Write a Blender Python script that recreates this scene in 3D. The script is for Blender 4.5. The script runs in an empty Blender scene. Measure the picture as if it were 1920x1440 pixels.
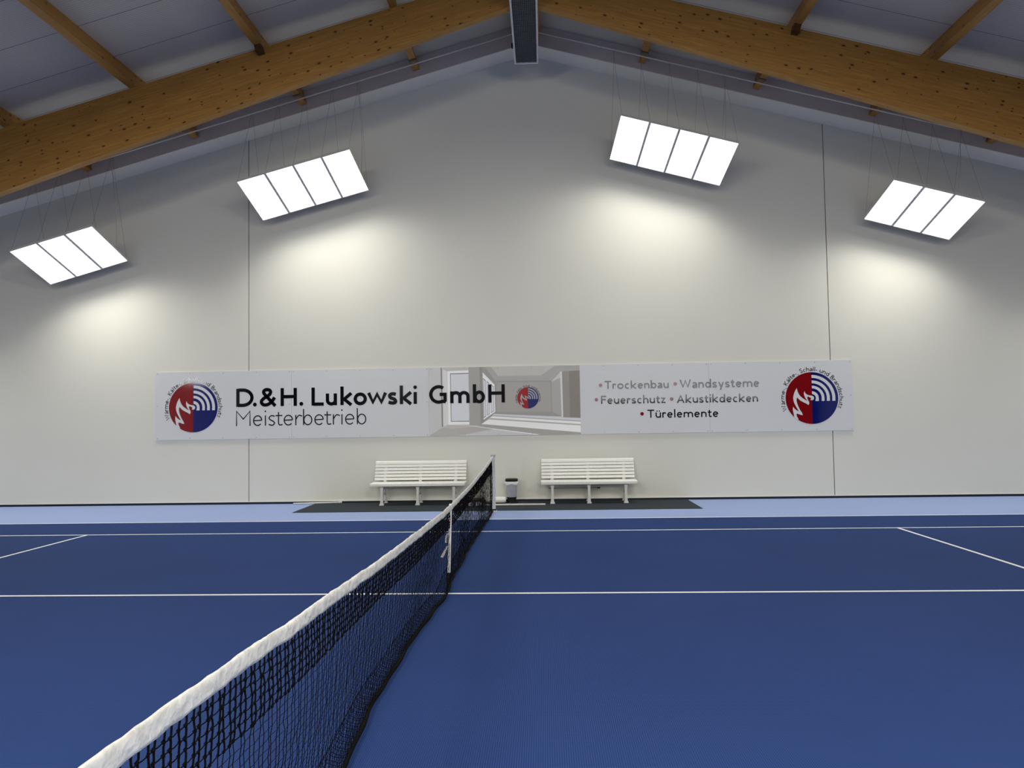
import bpy, math, random
import numpy as np
from mathutils import Vector, Matrix
from mathutils.geometry import tessellate_polygon

random.seed(7)
rng = np.random.default_rng(7)
SC = bpy.context.scene
COL = SC.collection

# ------------------------------------------------------------------ camera
cam_d = bpy.data.cameras.new('camera')
cam = bpy.data.objects.new('camera', cam_d)
COL.objects.link(cam)
F_PX, YAW, PITCH, ROLL = 1395.74, math.radians(-2.416), math.radians(2.477), math.radians(-0.888)
cy_, sy_, cp_, sp_ = math.cos(YAW), math.sin(YAW), math.cos(PITCH), math.sin(PITCH)
fw = Vector((sy_ * cp_, cy_ * cp_, sp_))
r0 = Vector((cy_, -sy_, 0))
u0 = r0.cross(fw)
rr = math.cos(ROLL) * r0 + math.sin(ROLL) * u0
uu = -math.sin(ROLL) * r0 + math.cos(ROLL) * u0
M = Matrix((rr, uu, -fw)).transposed().to_4x4()
M.translation = Vector((0.986, -7.657, 1.800))
cam.matrix_world = M
cam_d.sensor_width = 36
cam_d.lens = F_PX * 36 / 1920
cam_d.clip_start = 0.05
cam_d.clip_end = 200
SC.camera = cam

# ------------------------------------------------------------------ world, exposure
w = bpy.data.worlds.new('world')
SC.world = w
w.use_nodes = True
w.node_tree.nodes['Background'].inputs[0].default_value = (0.5, 0.55, 0.65, 1)
w.node_tree.nodes['Background'].inputs[1].default_value = 0.0
SC.view_settings.view_transform = 'Standard'
SC.view_settings.look = 'None'
SC.view_settings.gamma = 1
SC.view_settings.use_curve_mapping = False
SC.view_settings.exposure = 0.18

LAMP_W = 26.0          # watts per 0.6 x 1.2 m panel, row by the wall
MID_W, FAR_W = 58.0, 154.0   # row across the court, and added unseen fill row across the hall
LAMP_COL = (1.0, 0.965, 0.86)
SPREAD = math.radians(158)
PK = 0.978             # panels are 0.587 x 1.174 m
SPREAD_FAR = math.radians(150)

# ------------------------------------------------------------------ lay-out constants (metres)
YW = 8.15              # back wall
YF = 7.60              # face of the boxed gable beam
RX = 0.76              # ridge
SL = 0.2735            # roof slope
DZ = 10.026            # underside of the deck at the ridge
SOFF = 9.592           # gable soffit at the ridge
XL, XR = -18.4, 18.4
YB = -24.0
def deck(x, z=DZ): return z - SL * abs(x - RX)

# ------------------------------------------------------------------ helpers
def mat(name, col, rough=0.6, spec=0.4, metal=0.0):
    m = bpy.data.materials.new(name); m.use_nodes = True
    b = m.node_tree.nodes['Principled BSDF']
    b.inputs['Base Color'].default_value = (*col, 1)
    b.inputs['Roughness'].default_value = rough
    b.inputs['Specular IOR Level'].default_value = spec
    b.inputs['Metallic'].default_value = metal
    return m

class N:
    """small node-graph writer"""
    def __init__(s, m):
        s.t = m.node_tree; s.b = s.t.nodes['Principled BSDF']
    def n(s, typ, **kw):
        nd = s.t.nodes.new(typ)
        for k, v in kw.items(): setattr(nd, k, v)
        return nd
    def l(s, a, b): s.t.links.new(a, b)
    def val(s, nd, key, v): nd.inputs[key].default_value = v
    def coord(s, kind='Object', scale=(1, 1, 1), rot=(0, 0, 0)):
        tc = s.n('ShaderNodeTexCoord'); mp = s.n('ShaderNodeMapping')
        mp.inputs['Scale'].default_value = scale; mp.inputs['Rotation'].default_value = rot
        s.l(tc.outputs[kind], mp.inputs['Vector']); return mp.outputs['Vector']
    def noise(s, vec, scale, detail=3, rough=0.5):
        nd = s.n('ShaderNodeTexNoise'); s.l(vec, nd.inputs['Vector'])
        s.val(nd, 'Scale', scale); s.val(nd, 'Detail', detail); s.val(nd, 'Roughness', rough)
        return nd.outputs['Fac']
    def ramp(s, fac, stops):
        nd = s.n('ShaderNodeValToRGB'); s.l(fac, nd.inputs['Fac'])
        e = nd.color_ramp.elements
        while len(e) < len(stops): e.new(0.5)
        for el, (p, c) in zip(e, stops):
            el.position = p; el.color = (*c, 1) if len(c) == 3 else c
        return nd.outputs['Color']
    def mix(s, fac, a, b, mode='MIX'):
        nd = s.n('ShaderNodeMix', data_type='RGBA', blend_type=mode)
        for k, v in ((0, fac), (6, a), (7, b)):
            if hasattr(v, 'links'): s.l(v, nd.inputs[k])
            elif k == 0: nd.inputs[k].default_value = v
            else: nd.inputs[k].default_value = (*v, 1)
        return nd.outputs[2]
    def math(s, op, a, b=None):
        nd = s.n('ShaderNodeMath', operation=op)
        for k, v in ((0, a), (1, b)):
            if v is None: continue
            if hasattr(v, 'links'): s.l(v, nd.inputs[k])
            else: nd.inputs[k].default_value = v
        return nd.outputs[0]
    def bump(s, h, strength=0.2, dist=0.01):
        nd = s.n('ShaderNodeBump'); s.l(h, nd.inputs['Height'])
        s.val(nd, 'Strength', strength); s.val(nd, 'Distance', dist)
        s.l(nd.outputs['Normal'], s.b.inputs['Normal'])
    def color(s, c): s.l(c, s.b.inputs['Base Color'])

class MB:
    """collects boxes, tubes, prisms and free faces into one mesh"""
    def __init__(s): s.v = []; s.f = []; s.mi = []; s.m = 0
    def add(s, vs, fs):
        o = len(s.v); s.v += [tuple(p) for p in vs]
        s.f += [tuple(i + o for i in f) for f in fs]; s.mi += [s.m] * len(fs)
    def box(s, x0, x1, y0, y1, z0, z1):
        s.add([(x, y, z) for z in (z0, z1) for y in (y0, y1) for x in (x0, x1)],
              [(0, 2, 3, 1), (4, 5, 7, 6), (0, 1, 5, 4), (2, 6, 7, 3), (0, 4, 6, 2), (1, 3, 7, 5)])
    def hexa(s, p):
        s.add(p, [(0, 2, 3, 1), (4, 5, 7, 6), (0, 1, 5, 4), (2, 6, 7, 3), (0, 4, 6, 2), (1, 3, 7, 5)])
    def rbox(s, x0, x1, y0, y1, z0, z1, b):
        """box with chamfered edges"""
        vs = []
        for sx in (0, 1):
            for sy in (0, 1):
                for sz in (0, 1):
                    X, Y, Z = (x0, x1)[sx], (y0, y1)[sy], (z0, z1)[sz]
                    dx, dy, dz = (b, -b)[sx], (b, -b)[sy], (b, -b)[sz]
                    vs += [(X, Y + dy, Z + dz), (X + dx, Y, Z + dz), (X + dx, Y + dy, Z)]
        I = lambda a, c, d, k: (a * 4 + c * 2 + d) * 3 + k
        fs = []
        for a in (0, 1):
            q = [I(a, 0, 0, 0), I(a, 1, 0, 0), I(a, 1, 1, 0), I(a, 0, 1, 0)]; fs.append(q if a else q[::-1])
            q = [I(0, a, 0, 1), I(1, a, 0, 1), I(1, a, 1, 1), I(0, a, 1, 1)]; fs.append(q[::-1] if a else q)
            q = [I(0, 0, a, 2), I(1, 0, a, 2), I(1, 1, a, 2), I(0, 1, a, 2)]; fs.append(q if a else q[::-1])
        for a in (0, 1):
            for c in (0, 1):
                fs.append([I(a, c, 0, 0), I(a, c, 0, 1), I(a, c, 1, 1), I(a, c, 1, 0)])
                fs.append([I(a, 0, c, 0), I(a, 0, c, 2), I(a, 1, c, 2), I(a, 1, c, 0)])
                fs.append([I(0, a, c, 1), I(0, a, c, 2), I(1, a, c, 2), I(1, a, c, 1)])
                for d in (0, 1):
                    fs.append([I(a, c, d, 0), I(a, c, d, 1), I(a, c, d, 2)])
        s.add(vs, fs)
    def prism(s, poly, axis, a, b):
        """poly: 2-D outline; extruded along axis ('x','y','z') from a to b"""
        n = len(poly)
        put = {'x': lambda p, t: (t, p[0], p[1]), 'y': lambda p, t: (p[0], t, p[1]), 'z': lambda p, t: (p[0], p[1], t)}[axis]
        vs = [put(p, a) for p in poly] + [put(p, b) for p in poly]
        tri = tessellate_polygon([[Vector((p[0], p[1], 0)) for p in poly]])
        fs = [tuple(t) for t in tri] + [tuple(i + n for i in t[::-1]) for t in tri]
        fs += [(i, (i + 1) % n, (i + 1) % n + n, i + n) for i in range(n)]
        s.add(vs, fs)
    def tube(s, pts, r, k=8, cap=True):
        pts = [Vector(p) for p in pts]; n = len(pts)
        rs = r if isinstance(r, (list, tuple)) else [r] * n
        vs = []; 
        t0 = (pts[1] - pts[0]).normalized()
        a = Vector((0, 0, 1)) if abs(t0.z) < 0.9 else Vector((1, 0, 0))
        nrm = t0.cross(a).normalized()
        for i in range(n):
            t = (pts[min(i + 1, n - 1)] - pts[max(i - 1, 0)]).normalized()
            nrm = (nrm - t * nrm.dot(t)).normalized(); bn = t.cross(nrm)
            for j in range(k):
                an = 2 * math.pi * j / k
                vs.append(pts[i] + (nrm * math.cos(an) + bn * math.sin(an)) * rs[i])
        fs = [(i * k + j, i * k + (j + 1) % k, (i + 1) * k + (j + 1) % k, (i + 1) * k + j) for i in range(n - 1) for j in range(k)]
        if cap: fs += [tuple(range(k))[::-1], tuple(range((n - 1) * k, n * k))]
        s.add(vs, fs)
    def lathe(s, prof, cx, cy, k=28, sx=1, sy=1, sq=2.0):
        """prof: (radius, z) list; superellipse exponent sq"""
        vs = []
        for r, z in prof:
            for j in range(k):
                a = 2 * math.pi * j / k; c, d = math.cos(a), math.sin(a)
                f = (abs(c) ** sq + abs(d) ** sq) ** (-1 / sq)
                vs.append((cx + r * c * f * sx, cy + r * d * f * sy, z))
        n = len(prof)
        fs = [(i * k + j, i * k + (j + 1) % k, (i + 1) * k + (j + 1) % k, (i + 1) * k + j) for i in range(n - 1) for j in range(k)]
        fs += [tuple(range(k))[::-1], tuple(range((n - 1) * k, n * k))]
        s.add(vs, fs)
    def build(s, name, mats, parent=None, smooth=False, origin=None, auto=None):
        me = bpy.data.meshes.new(name)
        off = Vector(origin) if origin is not None else (parent_world(parent) if parent else Vector((0, 0, 0)))
        vs = [(p[0] - off.x, p[1] - off.y, p[2] - off.z) for p in s.v]
        me.from_pydata(vs, [], s.f)
        mats = mats if isinstance(mats, (list, tuple)) else [mats]
        for m in mats: me.materials.append(m)
        if len(mats) > 1: me.polygons.foreach_set('material_index', s.mi)
        if smooth: me.polygons.foreach_set('use_smooth', [True] * len(s.f))
        me.update()
        if auto is not None:
            me.polygons.foreach_set('use_smooth', [True] * len(s.f)); me.set_sharp_from_angle(angle=auto)
        o = bpy.data.objects.new(name, me); COL.objects.link(o)
        if parent: o.parent = parent
        elif origin is not None: o.location = off
        return o

def parent_world(o):
    v = Vector(o.location)
    while o.parent: o = o.parent; v += Vector(o.location)
    return v

def tag(o, label, cat, group=None):
    o['label'] = label; o['category'] = cat
    if group: o['group'] = group
    return o
def thing(name, label, cat, loc=(0, 0, 0), group=None):
    o = bpy.data.objects.new(name, None); COL.objects.link(o); o.location = loc
    o.empty_display_size = 0.1
    return tag(o, label, cat, group)
def struct(o): o['kind'] = 'structure'; return o
def dup(o, parent=None):
    c = o.copy(); COL.objects.link(c)
    if parent: c.parent = parent
    for ch in list(o.children): dup(ch, c)
    return c

# ------------------------------------------------------------------ materials
def m_wall():
    m = mat('wall_paint', (0.70, 0.69, 0.655), 0.75, 0.25); g = N(m)
    v = g.coord('Object', (1, 1, 1)); n1 = g.noise(v, 0.6, 4)
    g.color(g.mix(n1, (0.69, 0.685, 0.625), (0.74, 0.735, 0.675)))
    v2 = g.coord('Object', (1.2, 1, 60)); g.bump(g.noise(v2, 3.0, 3), 0.05, 0.004)
    return m
def m_deck():
    m = mat('ribbed_deck', (0.62, 0.63, 0.66), 0.5, 0.4); g = N(m)
    tc = g.n('ShaderNodeTexCoord'); sp = g.n('ShaderNodeSeparateXYZ'); g.l(tc.outputs['Object'], sp.inputs[0])
    y = sp.outputs['Y']
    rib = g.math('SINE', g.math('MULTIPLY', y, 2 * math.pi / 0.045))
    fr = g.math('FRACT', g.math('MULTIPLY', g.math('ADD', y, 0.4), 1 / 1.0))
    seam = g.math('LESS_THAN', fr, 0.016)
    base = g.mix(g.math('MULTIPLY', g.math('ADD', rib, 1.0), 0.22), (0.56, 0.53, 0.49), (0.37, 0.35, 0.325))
    g.color(g.mix(seam, base, (0.16, 0.16, 0.17)))
    g.bump(rib, 0.25, 0.006)
    return m
def m_wood(name, ang, dark=(0.30, 0.135, 0.024), light=(0.56, 0.30, 0.070), knots=True, axis='x'):
    m = mat(name, light, 0.5, 0.35); g = N(m)
    sc = (0.35, 6, 9) if axis == 'x' else (6, 0.35, 9)
    tc = g.n('ShaderNodeTexCoord')
    mr = g.n('ShaderNodeMapping'); g.l(tc.outputs['Object'], mr.inputs['Vector']); mr.inputs['Rotation'].default_value = (0, ang, 0)
    ms = g.n('ShaderNodeMapping'); g.l(mr.outputs[0], ms.inputs['Vector']); ms.inputs['Scale'].default_value = sc
    grain = g.noise(ms.outputs[0], 5.0, 5, 0.65)
    c = g.ramp(grain, [(0.25, dark), (0.55, tuple((a + b) / 2 for a, b in zip(dark, light))), (0.75, light)])
    sp = g.n('ShaderNodeSeparateXYZ'); g.l(mr.outputs[0], sp.inputs[0])
    # lamellae 40 mm tall, each a little lighter or darker
    lam = g.math('FLOOR', g.math('MULTIPLY', sp.outputs['Z'], 1 / 0.042))
    seg = g.math('FLOOR', g.math('MULTIPLY', g.math('ADD', sp.outputs['X' if axis == 'x' else 'Y'], g.math('MULTIPLY', lam, 1.37)), 0.45))
    wn = g.n('ShaderNodeTexWhiteNoise', noise_dimensions='2D'); cb = g.n('ShaderNodeCombineXYZ')
    g.l(lam, cb.inputs[0]); g.l(seg, cb.inputs[1]); g.l(cb.outputs[0], wn.inputs['Vector'])
    c = g.mix(g.math('MULTIPLY', wn.outputs['Value'], 0.30), c, dark, 'MIX')
    if knots:
        mk = g.n('ShaderNodeMapping'); g.l(mr.outputs[0], mk.inputs['Vector'])
        mk.inputs['Scale'].default_value = (4.6, 0.6, 9.0) if axis == 'x' else (0.6, 4.6, 9.0)
        vo = g.n('ShaderNodeTexVoronoi', voronoi_dimensions='2D')
        # on the broad faces the knots run through the board, so across its thickness they keep their place
        sk_ = g.n('ShaderNodeSeparateXYZ'); g.l(mk.outputs[0], sk_.inputs[0]); ck = g.n('ShaderNodeCombineXYZ')
        g.l(sk_.outputs['X' if axis == 'x' else 'Y'], ck.inputs[0]); g.l(sk_.outputs['Z'], ck.inputs[1])
        g.l(ck.outputs[0], vo.inputs['Vector'])
        g.val(vo, 'Randomness', 1.0); g.val(vo, 'Scale', 1.0)
        wn2 = g.n('ShaderNodeSeparateColor'); g.l(vo.outputs['Color'], wn2.inputs[0])
        size = g.math('MULTIPLY', g.math('POWER', wn2.outputs[0], 2.6), 0.15)
        k = g.math('LESS_THAN', vo.outputs['Distance'], size)
        halo = g.math('LESS_THAN', vo.outputs['Distance'], g.math('MULTIPLY', size, 1.9))
        ge = g.n('ShaderNodeNewGeometry'); sn = g.n('ShaderNodeSeparateXYZ'); g.l(ge.outputs['True Normal'], sn.inputs[0])
        face = g.math('GREATER_THAN', g.math('ABSOLUTE', sn.outputs['Y' if axis == 'x' else 'X']), 0.5)   # cut across the grain only
        k = g.math('MULTIPLY', k, face); halo = g.math('MULTIPLY', halo, face)
        c = g.mix(g.math('MULTIPLY', halo, 0.45), c, dark)
        c = g.mix(g.math('MULTIPLY', k, 0.9), c, (0.035, 0.014, 0.004))
    g.color(c)
    g.bump(grain, 0.08, 0.003)
    return m
def m_court(name, a, b, p=0.0125):
    """needle-felt court carpet with a fine raised dot weave"""
    m = mat(name, a, 0.85, 0.055); g = N(m)
    tc = g.n('ShaderNodeTexCoord'); sp = g.n('ShaderNodeSeparateXYZ'); g.l(tc.outputs['Object'], sp.inputs[0])
    k = 2 * math.pi / p
    u = g.math('ADD', g.math('MULTIPLY', sp.outputs['X'], k * 0.5), g.math('MULTIPLY', sp.outputs['Y'], k * 0.62))
    v = g.math('SUBTRACT', g.math('MULTIPLY', sp.outputs['X'], k * 0.5), g.math('MULTIPLY', sp.outputs['Y'], k * 0.62))
    d = g.math('MULTIPLY', g.math('SINE', u), g.math('SINE', v))
    f = g.math('MULTIPLY', g.math('ADD', d, 1.0), 0.5)
    nz = g.noise(tc.outputs['Object'], 0.7, 4)
    c = g.mix(f, b, a)
    c = g.mix(g.math('MULTIPLY', nz, 0.25), c, tuple(x * 1.25 for x in a))
    g.color(c); g.bump(f, 0.35, 0.003)
    return m
def m_noise(name, a, b, scale, rough=0.8, bump=0.2, dist=0.003, spec=0.3):
    m = mat(name, a, rough, spec); g = N(m)
    v = g.coord('Object'); n = g.noise(v, scale, 4, 0.6)
    g.color(g.ramp(n, [(0.3, a), (0.7, b)])); g.bump(n, bump, dist)
    return m

WALL = m_wall(); DECK = m_deck()
TA = math.atan(SL)
WOOD_L = m_wood('glulam_left', TA); WOOD_R = m_wood('glulam_right', -TA)
WOOD_P = m_wood('purlin_wood', 0, (0.30, 0.135, 0.026), (0.54, 0.29, 0.070), True, 'y')
CLAD = m_noise('gable_cladding', (0.64, 0.58, 0.52), (0.68, 0.62, 0.56), 2.0, 0.8, 0.03)
SOFFIT = m_noise('soffit_board', (0.82, 0.79, 0.72), (0.86, 0.83, 0.76), 2.0, 0.7, 0.03)
BLUE = m_court('court_blue', (0.034, 0.070, 0.222), (0.007, 0.019, 0.080))
SKY = m_court('court_light_blue', (0.32, 0.405, 0.665), (0.26, 0.33, 0.565))
LINE = m_noise('line_paint', (0.78, 0.79, 0.80), (0.86, 0.87, 0.88), 60, 0.7, 0.1)
BLACK = m_noise('black_plastic', (0.006, 0.006, 0.007), (0.010, 0.010, 0.012), 30, 0.5, 0.05)
BASEB = m_noise('skirting_navy', (0.006, 0.010, 0.022), (0.010, 0.015, 0.030), 8, 0.6, 0.05)
WHITEP = m_noise('white_plastic', (0.74, 0.74, 0.71), (0.80, 0.80, 0.77), 20, 0.35, 0.03, 0.002, 0.5)
CAST = m_noise('white_cast', (0.62, 0.62, 0.61), (0.68, 0.68, 0.67), 30, 0.4, 0.05, 0.002, 0.5)
ALU = m_noise('aluminium', (0.55, 0.57, 0.60), (0.62, 0.64, 0.66), 25, 0.4, 0.02, 0.001, 0.5)
STEEL = mat('wire_steel', (0.10, 0.10, 0.105), 0.45, 0.5, 0.3)
TUBE = m_noise('rail_metal', (0.78, 0.77, 0.75), (0.85, 0.84, 0.82), 30, 0.45, 0.02)
FRAME = m_noise('lamp_frame', (0.62, 0.62, 0.63), (0.68, 0.68, 0.69), 20, 0.5, 0.02)
MAT = m_noise('slate_mat', (0.026, 0.034, 0.042), (0.050, 0.060, 0.070), 90, 0.95, 0.5, 0.004, 0.1)
CORD = m_noise('net_cord', (0.002, 0.002, 0.0025), (0.005, 0.005, 0.006), 200, 0.9, 0.1, 0.001, 0.05)
BAND = m_noise('net_band_black', (0.003, 0.003, 0.003), (0.010, 0.010, 0.008), 60, 0.9, 0.3, 0.002, 0.06)
def m_tape():
    m = mat('tape_canvas', (0.74, 0.73, 0.70), 0.8, 0.2); g = N(m)
    v = g.coord('Object', (1, 1, 1)); n = g.noise(v, 20, 3, 0.5)
    g.color(g.ramp(n, [(0.3, (0.58, 0.575, 0.555)), (0.65, (0.74, 0.735, 0.71))])); g.bump(n, 0.7, 0.02)
    return m
TAPE = m_tape()
def m_emit(name, col, s):
    m = bpy.data.materials.new(name); m.use_nodes = True
    t = m.node_tree; t.nodes.remove(t.nodes['Principled BSDF'])
    e = t.nodes.new('ShaderNodeEmission'); e.inputs[0].default_value = (*col, 1); e.inputs[1].default_value = s
    t.links.new(e.outputs[0], t.nodes['Material Output'].inputs[0]); return m
GLOW = m_emit('lamp_diffuser', (1, 0.985, 0.95), 3.0)

# ------------------------------------------------------------------ floor: one mesh, court colours by cell
def build_floor():
    L = 0.05
    xs = sorted({XL, XR, -11.885, -11.885 + L, 11.885, 11.885 - L, -6.40, -6.40 + L, 6.40, 6.40 - L})
    ys = sorted({YB, YW + 0.12, -5.485, -5.485 + L, 5.485, 5.485 - L, -4.115, -4.115 + L, 4.115, 4.115 - L, -L / 2, L / 2,
                 -22.0, -22.0 + L, -11.03, -11.03 - L})
    mb = MB()
    for i in range(len(xs) - 1):
        for j in range(len(ys) - 1):
            cx, cy = (xs[i] + xs[i + 1]) / 2, (ys[j] + ys[j + 1]) / 2
            ax, ay = abs(cx), abs(cy)
            inside = ax < 11.885 and ay < 5.485
            line = False
            if inside:
                line = (ay > 5.485 - L) or (ax > 11.885 - L) or (4.115 - L < ay < 4.115) \
                    or (6.40 - L < ax < 6.40 and ay < 4.115) or (ay < L / 2 and ax < 6.40)
            elif cy < -11.03 and cy > -22.0 and ax < 11.885:
                inside = True
                line = cy > -11.03 - L or cy < -22.0 + L or ax > 11.885 - L
            mb.m = 2 if line else (0 if inside else 1)
            mb.add([(xs[i], ys[j], 0), (xs[i + 1], ys[j], 0), (xs[i + 1], ys[j + 1], 0), (xs[i], ys[j + 1], 0)], [(0, 1, 2, 3)])
    mb.m = 0
    mb.box(XL, XR, YB, YW + 0.12, -0.2, -0.02)
    struct(mb.build('floor', [BLUE, SKY, LINE]))
build_floor()

# ------------------------------------------------------------------ walls
def build_walls():
    mb = MB()
    gx = [XL, -5.37, 6.99, XR]; G = 0.009
    for i in range(3):
        a = gx[i] + (G if i else 0); b = gx[i + 1] - (G if i < 2 else 0)
        top = [(b, deck(b, SOFF) + 0.03)] + ([(RX, SOFF + 0.03)] if a < RX < b else []) + [(a, deck(a, SOFF) + 0.03)]
        mb.prism([(a, 0), (b, 0)] + top, 'y', YW, YW + 0.09)
    mb.prism([(XL, 0), (XR, 0), (XR, deck(XR) + 0.1), (RX, DZ + 0.1), (XL, deck(XL) + 0.1)], 'y', YW + 0.09, YW + 0.15)
    struct(mb.build('wall_back', WALL))
    mb = MB()
    mb.prism([(XL, 0), (XR, 0), (XR, deck(XR) + 0.1), (RX, DZ + 0.1), (XL, deck(XL) + 0.1)], 'y', YB - 0.15, YB)
    struct(mb.build('wall_front', m_noise('dark_cladding', (0.035, 0.045, 0.055), (0.05, 0.06, 0.07), 2.0, 0.9, 0.03)))
    mb = MB(); mb.box(XL - 0.15, XL, YB, YW + 0.1, 0, deck(XL) + 0.1); struct(mb.build('wall_left', WALL))
    mb = MB(); mb.box(XR, XR + 0.15, YB, YW + 0.1, 0, deck(XR) + 0.1); struct(mb.build('wall_right', WALL))
    mb = MB()
    for a, b in ((XL - 0.1, RX), (RX, XR + 0.1)):
        mb.prism([(a, deck(a)), (b, deck(b)), (b, deck(b) + 0.1), (a, deck(a) + 0.1)], 'y', YB - 0.1, YW + 0.1)
    struct(mb.build('ceiling', DECK))
    # boxed gable beam: grey face and pale soffit
    mb = MB()
    for a, b in ((XL, RX), (RX, XR)):
        za, zb, sa, sb = deck(a) - 0.002, deck(b) - 0.002, deck(a, SOFF), deck(b, SOFF)
        mb.m = 0
        mb.prism([(a, sa), (b, sb), (b, zb), (a, za)], 'y', YF, YF + 0.02)
        mb.m = 1
        mb.hexa([(a, YF + 0.02, sa), (b, YF + 0.02, sb), (a, YW, sa), (b, YW, sb),
                 (a, YF + 0.02, sa + 0.02), (b, YF + 0.02, sb + 0.02), (a, YW, sa + 0.02), (b, YW, sb + 0.02)])
    struct(mb.build('trim_1', [CLAD, SOFFIT]))
    mb = MB(); mb.box(XL, XR, YW - 0.012, YW, 0, 0.047); struct(mb.build('baseboard_back', BASEB))
    mb = MB(); mb.box(XL, XR, YW - 0.016, YW, 0.047, 0.062); struct(mb.build('trim_2', WHITEP))
build_walls()
DAY = m_emit('daylight_pane', (0.93, 0.97, 1.0), 2.2)
DAY2 = m_emit('daylight_pane_bright', (0.93, 0.97, 1.0), 11.0)
def window(name, axis, a0, a1, z0, z1, at, n, glow):
    mb = MB(); fr = 0.06
    def bx(b, p, q, c, d, t0, t1):
        if axis == 'x': b.box(p, q, t0, t1, c, d)
        else: b.box(t0, t1, p, q, c, d)
    bx(mb, a0, a1, z0, z0 + fr, at, at + 0.05); bx(mb, a0, a1, z1 - fr, z1, at, at + 0.05)
    for i in range(n + 1):
        c = a0 + (a1 - a0 - fr) * i / n; bx(mb, c, c + fr, z0 + fr, z1 - fr, at, at + 0.05)
    o = struct(mb.build(name, WHITEP))
    mb = MB(); bx(mb, a0 + fr, a1 - fr, z0 + fr, z1 - fr, at + 0.005, at + 0.02); mb.build('pane', glow, o)
window('window_1', 'x', 4.0, 15.4, 2.62, 4.5, YB, 6, DAY)
window('window_2', 'y', -18.1, -14.6, 3.88, 4.5, XL, 2, DAY2)

# ------------------------------------------------------------------ roof timber
def beam(side, y0, label):
    sgn = -1 if side == 'l' else 1
    d = 18.9
    xt = RX + sgn * d
    o = MB()
    o.prism([(RX, 9.732), (xt, 9.732 - SL * d), (xt, 9.108 - 0.331 * d), (RX, 9.108)], 'y', y0, y0 + 0.165)
    b = o.build('roof_beam', WOOD_L if side == 'l' else WOOD_R)
    return tag(b, label, 'roof beam', 'laminated timber roof beams')
beam('l', 5.17, 'big knotty brown laminated timber beam sloping down to the left from the ridge')
beam('r', 5.17, 'big knotty brown laminated timber beam sloping down to the right from the ridge')
for y in (-0.45, -6.05):
    for s_, nm in (('l', 'left'), ('r', 'right')):
        beam(s_, y, 'laminated timber beam of the %s roof slope, %s' % (nm, {-0.45: 'next bay in from the wall', -6.05: 'above the viewpoint', -11.65: 'one bay behind the viewpoint', -17.25: 'two bays behind the viewpoint'}[y]))

PH, PW = 0.285, 0.13
def purlin(off, side, label, bracket=False):
    sgn = -1 if side == 'l' else 1
    x = RX + sgn * off
    u = Vector((math.cos(TA), 0, -sgn * math.sin(TA))); n = Vector((sgn * math.sin(TA), 0, math.cos(TA)))
    top = Vector((x, 0, deck(x) - 0.003))
    loc = (x, YF - 3, deck(x) - 0.3)
    def blk(mb, w0, h0, h1, y0, y1):
        c = [top + u * (sx * w0 / 2) - n * h for h in (h1, h0) for y in (0, 1) for sx in (-1, 1)]
        ys = [y0, y0, y1, y1] * 2
        mb.hexa([(p.x, y, p.z) for p, y in zip(c, ys)])
    mb = MB(); blk(mb, PW, 0, PH, YB, YF - 0.002)
    p = tag(mb.build('roof_purlin', WOOD_P, origin=loc), label, 'purlin', 'timber roof purlins')
    if bracket:
        m2 = MB(); blk(m2, PW * 0.9, PH, PH + 0.13, 5.02, 5.168)
        m2.build('bracket', WOOD_DARK, p)
    m3 = MB(); blk(m3, PW * 1.25, PH, PH + 0.018, 7.10, 7.16)
    m3.build('rail_clip', STEEL, p)
    return p
WOOD_DARK = m_wood('dark_bracket', 0, (0.07, 0.026, 0.006), (0.12, 0.048, 0.011), False, 'y')
ORD = ['nearest the ridge', 'second from the ridge', 'third from the ridge', 'fourth from the ridge']
for i, off in enumerate((2.40, 4.80, 7.12, 9.44)):
    purlin(off, 'l', 'timber purlin under the left roof slope, %s' % ORD[i], i == 1)
for i, off in enumerate((2.45, 4.77, 7.09, 9.40)):
    purlin(off, 'r', 'timber purlin under the right roof slope, %s' % ORD[i], i == 1)
for sx, nm in ((-1, 'left'), (1, 'right')):
    mb = MB(); x0 = RX + sx * 0.21
    zt = deck(x0 + sx * 0.065) - 0.004
    mb.box(x0 - 0.065, x0 + 0.065, YB, YF - 0.002, zt - 0.29, zt)
    tag(mb.build('ridge_purlin', WOOD_P, origin=(x0, 0, zt - 0.29)), 'dark timber ridge purlin just %s of the ridge grille' % nm, 'purlin', 'ridge purlins')

# suspension rails below the purlins
for sgn, nm in ((-1, 'left'), (1, 'right')):
    mb = MB(); d = 17.5; x0 = RX + sgn * 0.22
    zz = lambda x: deck(x) - 0.335
    mb.tube([(x0, 7.24, zz(x0)), (RX + sgn * d, 7.24, zz(RX + sgn * d))], 0.014, 10)
    tag(mb.build('suspension_rail', TUBE, smooth=True), 'thin pale metal rail under the %s roof slope carrying the lamp wires' % nm, 'rail', 'lamp suspension rails')

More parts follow.
